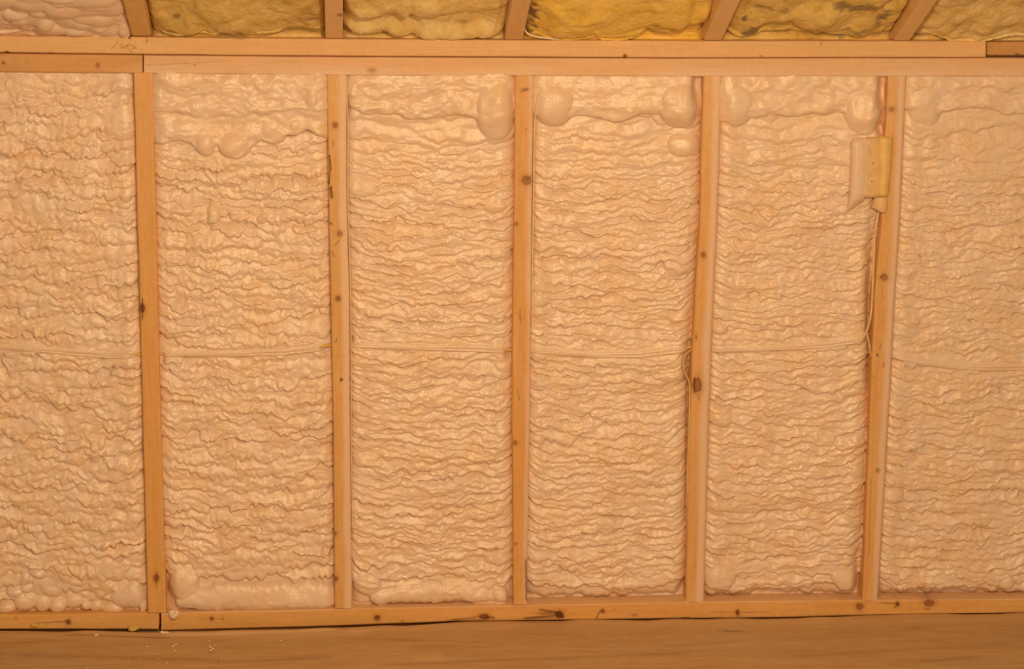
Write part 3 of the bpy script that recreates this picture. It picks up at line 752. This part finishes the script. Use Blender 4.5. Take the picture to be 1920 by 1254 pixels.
def infill(name, xa, xb, seed, mat, rec=.02, lump=.012, amp=1.0, lumps=(), fine=.002, dirt_shade=(), gapl=0.0, foam=False):
    step = .0028
    xs = np.arange(xa + gapl, xb + step, step)
    ss = np.concatenate([np.arange(-.075, .26, .0028), np.geomspace(.265, 1.45, 26)])
    X, S = np.meshgrid(xs, ss); nz = Noise2(seed)
    dx = np.minimum(X - xs[0], xs[-1] - X)
    h = lump * 2 * (nz(X / .07, S / .035) * amp + .45 * nz(X / .028, S / .018)) + fine * 2 * nz(X / .007, S / .006)
    if not foam:
        wX = X + .03 * nz(X / .04 + 9, S / .05); wS = S + .05 * nz(X / .05 + 4, S / .06 + 9)
        h = lump * 2.1 * (1.2 * nz(wX / .085, wS / .09) + .9 * np.abs(nz(wX / .045 + 5, wS / .06)) + .3 * nz(wX / .02, wS / .03)) + fine * 1.6 * nz(X / .006, S / .008)
    if foam:
        for (lx, ls, rx_, rs_, a) in lumps:
            q = ((X - lx) / rx_) ** 2 + ((S - ls) / rs_) ** 2
            h = np.maximum(h, a * np.sqrt(np.clip(1 - q, 0, 1)) - .004 + .2 * h)
    else:
        for (lx, ls, rx_, rs_, a) in lumps:
            q = ((X - lx) / rx_) ** 2 + ((S - ls) / rs_) ** 2
            h = h + a * np.exp(-q ** 1.5)
    n = rec - h + .020 * np.exp(-np.maximum(dx, 0) / .008)
    # towards the plate the filling tucks down onto it
    Sc = np.maximum(S, -.02)
    P = rpt(X, Sc, n)
    tuck = np.clip((-.02 - S) / .055, 0, 1)
    s0 = np.clip(.02 - S, 0, .1)
    z = P[..., 2]
    P[..., 1] = np.maximum(P[..., 1], .004 * (1 + nz(X / .02, S * 0))) + tuck * .01 * np.sin(tuck * 3.1)
    P[..., 1] = np.where(S > .012, rpt(X, Sc, n)[..., 1], P[..., 1])
    P[..., 2] = np.where(tuck > 0, z * (1 - tuck) + (ZT - .004) * tuck, z)
    P[..., 2] = np.maximum(P[..., 2], ZT - .004)
    pr = [(p_[0]) for p_ in P[0]]
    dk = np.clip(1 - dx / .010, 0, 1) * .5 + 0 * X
    for (lx, ls, rx_, rs_, a) in dirt_shade:
        q = ((X - lx) / rx_) ** 2 + ((S - ls) / rs_) ** 2
        dk = np.maximum(dk, a * np.clip(1.25 - q + 2.2 * nz(X / .012, S / .01), 0, 1))
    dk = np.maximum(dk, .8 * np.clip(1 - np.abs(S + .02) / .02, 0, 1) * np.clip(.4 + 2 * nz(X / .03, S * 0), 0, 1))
    att = np.stack([0 * X, 0 * X, dk], -1)
    return grid_mesh(name, P, mat, attrs=att.reshape(-1, 3))

def X_(px): return float(at(px, 72)[0])
rnd = random.Random(4)
lumps = [(rnd.uniform(XL, X_(245)), rnd.uniform(-.02, .22), rnd.uniform(.012, .05), rnd.uniform(.015, .045), rnd.uniform(.008, .02)) for _ in range(190)]
o = infill('spray_foam', XL + .15, raf_x[0][0], 71, FOAM_PINK, rec=.012, lump=.006, lumps=lumps, foam=True)
tag(o, 'pale pinkish spray foam between rafters in the top left corner', 'insulation', 'insulation between the rafters')
bm1 = batt_material('fibreglass', (.84, .68, .33), (.76, .56, .19), (.20, .13, .06), .66, 1.)
bm2 = batt_material('fibreglass', (.88, .74, .42), (.80, .60, .24), (.22, .14, .06), .66, 2.)
bm3 = batt_material('fibreglass', (.92, .70, .22), (.88, .62, .12), (.20, .13, .07), .68, 3.)
bm4 = batt_material('fibreglass', (.84, .65, .27), (.74, .53, .16), (.15, .10, .06), .58, 4.)
bm5 = batt_material('fibreglass', (.90, .75, .42), (.82, .61, .24), (.26, .18, .07), .70, 5.)
xs5 = [(raf_x[0][1], raf_x[1][0]), (raf_x[1][1], raf_x[2][0]), (raf_x[2][1], raf_x[3][0]), (raf_x[3][1], raf_x[4][0]), (raf_x[4][1], XR - .1)]
L1 = [(X_(335), .04, .04, .05, .012), (X_(420), .10, .10, .09, .014)]
L2 = [(X_(700), .02, .09, .028, .018), (X_(830), .015, .05, .03, .02), (X_(900), .02, .05, .025, .018), (X_(790), .13, .13, .04, .016), (X_(680), .11, .03, .04, .012)]
L3 = [(X_(1060), .08, .05, .12, .022), (X_(1150), .08, .07, .12, .018), (X_(1250), .06, .04, .10, .014)]
L4 = [(X_(1410), .05, .03, .05, .014), (X_(1530), .07, .06, .07, .016), (X_(1610), .04, .03, .05, .014), (X_(1430), .0, .08, .015, .01)]
L5 = [(X_(1800), .06, .08, .07, .016), (X_(1880), .10, .08, .05, .016), (X_(1840), .0, .10, .02, .010)]
D1 = [(X_(336), .075, .010, .014, .8), (X_(323), .01, .012, .008, .7), (X_(580), .05, .02, .012, .6)]
D2 = [(X_(655), .01, .012, .012, .9), (X_(760), .09, .05, .010, .4), (X_(860), .06, .03, .008, .35)]
D3 = [(X_(992), .05, .016, .09, 1.), (X_(1222), .06, .010, .02, .7), (X_(1230), .005, .05, .010, .5)]  # first patch paints the shaded gap beside the middle rafter
D4 = [(X_(1405), .02, .02, .02, .8), (X_(1590), .145, .05, .02, .8), (X_(1640), .09, .012, .06, .8), (X_(1610), .035, .05, .010, .6), (X_(1430), .05, .03, .01, .5), (X_(1385), .08, .006, .01, .9), (X_(1415), .14, .02, .012, .7)]
D5 = [(X_(1785), .07, .03, .012, .35), (X_(1830), .03, .06, .008, .4)]
bl = ['yellow fibreglass batt between the leftmost and second rafters, evenly tan-yellow', 'pale yellow fibreglass batt with horizontal lumps, between second and middle rafters',
      'brightest yellow smooth fibreglass batt, beside the white cable end', 'dirty yellow fibreglass batt with dark stains, between the two right-leaning rafters', 'pale yellow fibreglass batt in the top right corner']
for i, ((a, b), m, lu, di) in enumerate(zip(xs5, (bm1, bm2, bm3, bm4, bm5), (L1, L2, L3, L4, L5), (D1, D2, D3, D4, D5))):
    o = infill('fibreglass_batt', a, b, 80 + i, m, rec=.026, lump=.009, lumps=lu, dirt_shade=di, fine=.0016, amp=.7)
    tag(o, bl[i], 'insulation', 'insulation between the rafters')

# ------------------------------------------------------------------ electrical box, half coated in foam
TAN = flat_material('box_plastic_tan', (.80, .58, .33), .45, 90, .3)
AMBER = flat_material('box_plastic_amber', (.82, .58, .25), .4, 90, .2)
base = at(1634, 315, .0)
bx = empty('electrical_box', tuple(base), 'foam-coated electrical box with a yellowish cover strapped to the rightmost stud', 'electrical box')

def shell(name, rows, mat, back=.03):
    """rows: list of (py, [(px, depth), ...]); a solid skin closed backwards"""
    ys = np.array([r_[0] for r_ in rows], float); n = len(rows[0][1])
    yy = np.linspace(0, len(rows) - 1, (len(rows) - 1) * 10 + 1)
    A = np.array([[(p[0], r_[0], p[1]) for p in r_[1]] for r_ in rows], float)
    B = np.stack([[np.interp(yy, range(len(rows)), A[:, j, k]) for k in range(3)] for j in range(n)], 0).transpose(2, 0, 1)
    # resample across with rounding
    tt = np.linspace(0, n - 1, (n - 1) * 6 + 1)
    C = np.stack([[np.interp(tt, range(n), B[i, :, k]) for k in range(3)] for i in range(len(yy))], 0).transpose(0, 2, 1)
    for _ in range(2):
        C[:, 1:-1] = .5 * C[:, 1:-1] + .25 * (C[:, 2:] + C[:, :-2])
    P = at(C[..., 0], C[..., 1], C[..., 2])
    b0 = P[:, :1].copy(); b0[..., 1] = back; b1 = P[:, -1:].copy(); b1[..., 1] = back
    P = np.concatenate([b0, P, b1], 1)
    t0 = P[:1].copy(); t0[..., 1] = back; t1 = P[-1:].copy(); t1[..., 1] = back
    P = np.concatenate([t0, P, t1])
    o = grid_mesh(name, P, mat, flip=True); adopt(bx, o); return o
# foam-covered left side with the foam tail below it
shell('foam_coating', [(261, [(1598, .0), (1601, -.010), (1608, -.015), (1618, -.016), (1629, -.014)]),
                       (266, [(1595, .0), (1598, -.014), (1606, -.021), (1617, -.020), (1628, -.016)]),
                       (320, [(1594, .0), (1597, -.016), (1605, -.022), (1616, -.021), (1625, -.016)]),
                       (365, [(1592, .0), (1595, -.014), (1603, -.021), (1614, -.020), (1624, -.015)]),
                       (374, [(1590, .003), (1593, -.010), (1601, -.018), (1610, -.017), (1620, -.010)]),
                       (386, [(1588, .006), (1590, -.004), (1595, -.011), (1601, -.009), (1606, .000)]),
                       (397, [(1586, .012), (1587, .004), (1588, .001), (1590, .004), (1592, .010)])], FOAM)
shell('box_body', [(259, [(1626, .0), (1628, -.013), (1636, -.014), (1643, -.014), (1648, -.012)]),
                   (262, [(1624, .0), (1626, -.017), (1635, -.0165), (1643, -.0165), (1649, -.014)]),
                   (315, [(1621, .0), (1624, -.017), (1633, -.0155), (1641, -.0155), (1648, -.014)]),
                   (367, [(1617, .0), (1620, -.017), (1630, -.0165), (1640, -.0165), (1648, -.014)]),
                   (370, [(1619, .0), (1622, -.012), (1631, -.013), (1640, -.013), (1647, -.010)])], TAN)
shell('box_cover', [(258, [(1646, .0), (1648, -.013), (1655, -.018), (1664, -.019), (1671, -.014), (1673, .0)]),
                    (262, [(1645, .0), (1648, -.016), (1654, -.020), (1664, -.022), (1672, -.018), (1674, .0)]),
                    (315, [(1644, .0), (1647, -.014), (1653, -.020), (1661, -.022), (1669, -.018), (1671, .0)]),
                    (366, [(1642, .0), (1646, -.015), (1652, -.021), (1658, -.022), (1664, -.018), (1666, .0)]),
                    (369, [(1643, .0), (1647, -.010), (1653, -.016), (1658, -.017), (1663, -.013), (1665, .0)])], AMBER)
shell('flap', [(370, [(1640, -.001), (1646, -.006), (1656, -.008), (1664, -.005)]),
               (384, [(1637, -.005), (1644, -.010), (1655, -.012), (1663, -.009)]),
               (389, [(1634, -.007), (1643, -.012), (1654, -.014), (1662, -.010)]),
               (398, [(1650, -.008), (1653, -.012), (1658, -.013), (1661, -.010)])], TAN, back=.002)
for (x, y) in ((1637, 306), (1635, 340)):
    c = at(x, y, -.0163)
    V = [c + np.array([0, -.0006, 0])]; k = 10
    for rr, dy in ((.0020, -.0004), (.0026, .0008)):
        for a in range(k): V.append(c + np.array([rr * math.cos(a * 6.283 / k), dy, rr * math.sin(a * 6.283 / k)]))
    Q = [(0, 1 + a, 1 + (a + 1) % k) for a in range(k)]
    V = np.array(V)
    Q4 = [(1 + a, 1 + k + a, 1 + k + (a + 1) % k) for a in range(k)] + [(1 + a, 1 + k + (a + 1) % k, 1 + (a + 1) % k) for a in range(k)]
    o = raw_mesh('screw', V, np.array(Q + Q4), flat_material('screw_dull', (.42, .30, .20), .5), smooth=False); adopt(bx, o)

# ------------------------------------------------------------------ crumbs and blobs of foam by the bottom plate
def lump_mesh(name, c, r, mat, seed, squash=(1, 1, .6), n=7):
    rg = np.random.RandomState(seed); th = np.linspace(0, 2 * math.pi, 2 * n + 1); ph = np.linspace(0, math.pi, n + 1)
    T, Ph = np.meshgrid(th, ph)
    k = 1 + .35 * (np.sin(T * 2 + rg.rand() * 6) * np.sin(Ph * 2 + rg.rand() * 6)) + .2 * np.sin(T * 3 + rg.rand() * 6) * np.sin(Ph) ** 2
    P = np.stack([np.sin(Ph) * np.cos(T) * squash[0] * k, np.sin(Ph) * np.sin(T) * squash[1] * k, np.cos(Ph) * squash[2] * k], -1) * r
    P[:, -1] = P[:, 0]
    o = grid_mesh(name, P, mat, flip=False); o.location = tuple(c); return o
crumbs = [(181, 1192, 3.6), (276, 1213, 2.2), (305, 1188, 5.2), (312, 1187, 4), (330, 1209, 2.4), (325, 1212, 2.2), (329, 1221, 2.0), (394, 1214, 3.2), (393, 1203, 2.2), (395, 1220, 3.4), (400, 1217, 2.5), (404, 1210, 1.8),
          (240, 1242, 2.2), (298, 1236, 1.5), (312, 1244, 1.7), (290, 1227, 1.4), (415, 1233, 1.6), (380, 1232, 1.4), (526, 1201, 1.8), (262, 1234, 1.3), (1150, 1211, 1.5), (163, 1253, 1.5), (349, 1249, 1.4), (430, 1196, 1.3)]
for i, (x, y, r_) in enumerate(crumbs):
    c = on_floor(x, y, .0)
    o = lump_mesh('foam_crumb', (c[0], c[1], r_ * .0005), r_ * .00115, FOAM, 300 + i, (1.2, .9, .55))
    if i == 0: tag(o, 'cream foam crumb lying alone on the floor left of the plate joint', 'crumb')
    elif i == 2: tag(o, 'largest cream foam crumb, on the floor edge right below the plate joint', 'crumb')
    elif i == 3: tag(o, 'second foam crumb touching the largest one below the plate joint', 'crumb')
    elif i == 20: tag(o, 'single pale crumb on the floor below the third bay', 'crumb')
    elif 7 <= i <= 11: tag(o, 'foam crumb in the tight cluster on the floor below the second bay', 'crumb', 'clustered crumbs')
    else: tag(o, 'tiny cream foam crumb strewn loose on the floor around the plate joint', 'crumb', 'loose foam crumbs on the floor')
o = lump_mesh('foam_blob', at(327, 1153, -.002), .013, FOAM, 410, (1.1, .5, .75)); tag(o, 'cream foam splatter on the bottom plate at the foot of the leftmost stud', 'foam blob')
YF = flat_material('yellow_fluff', (.66, .47, .12), .9, 150, .8)
o = lump_mesh('foam_blob', at(251, 1178, -.004), .012, YF, 411, (1.25, .5, .5)); tag(o, 'yellow fluff tuft under the bottom plate, just left of the joint', 'fluff')
o = lump_mesh('foam_blob', at(64, 1172, -.002), .008, YF, 412, (1.2, .4, .55)); tag(o, 'yellow fluff tuft on the bottom plate at the far left', 'fluff')
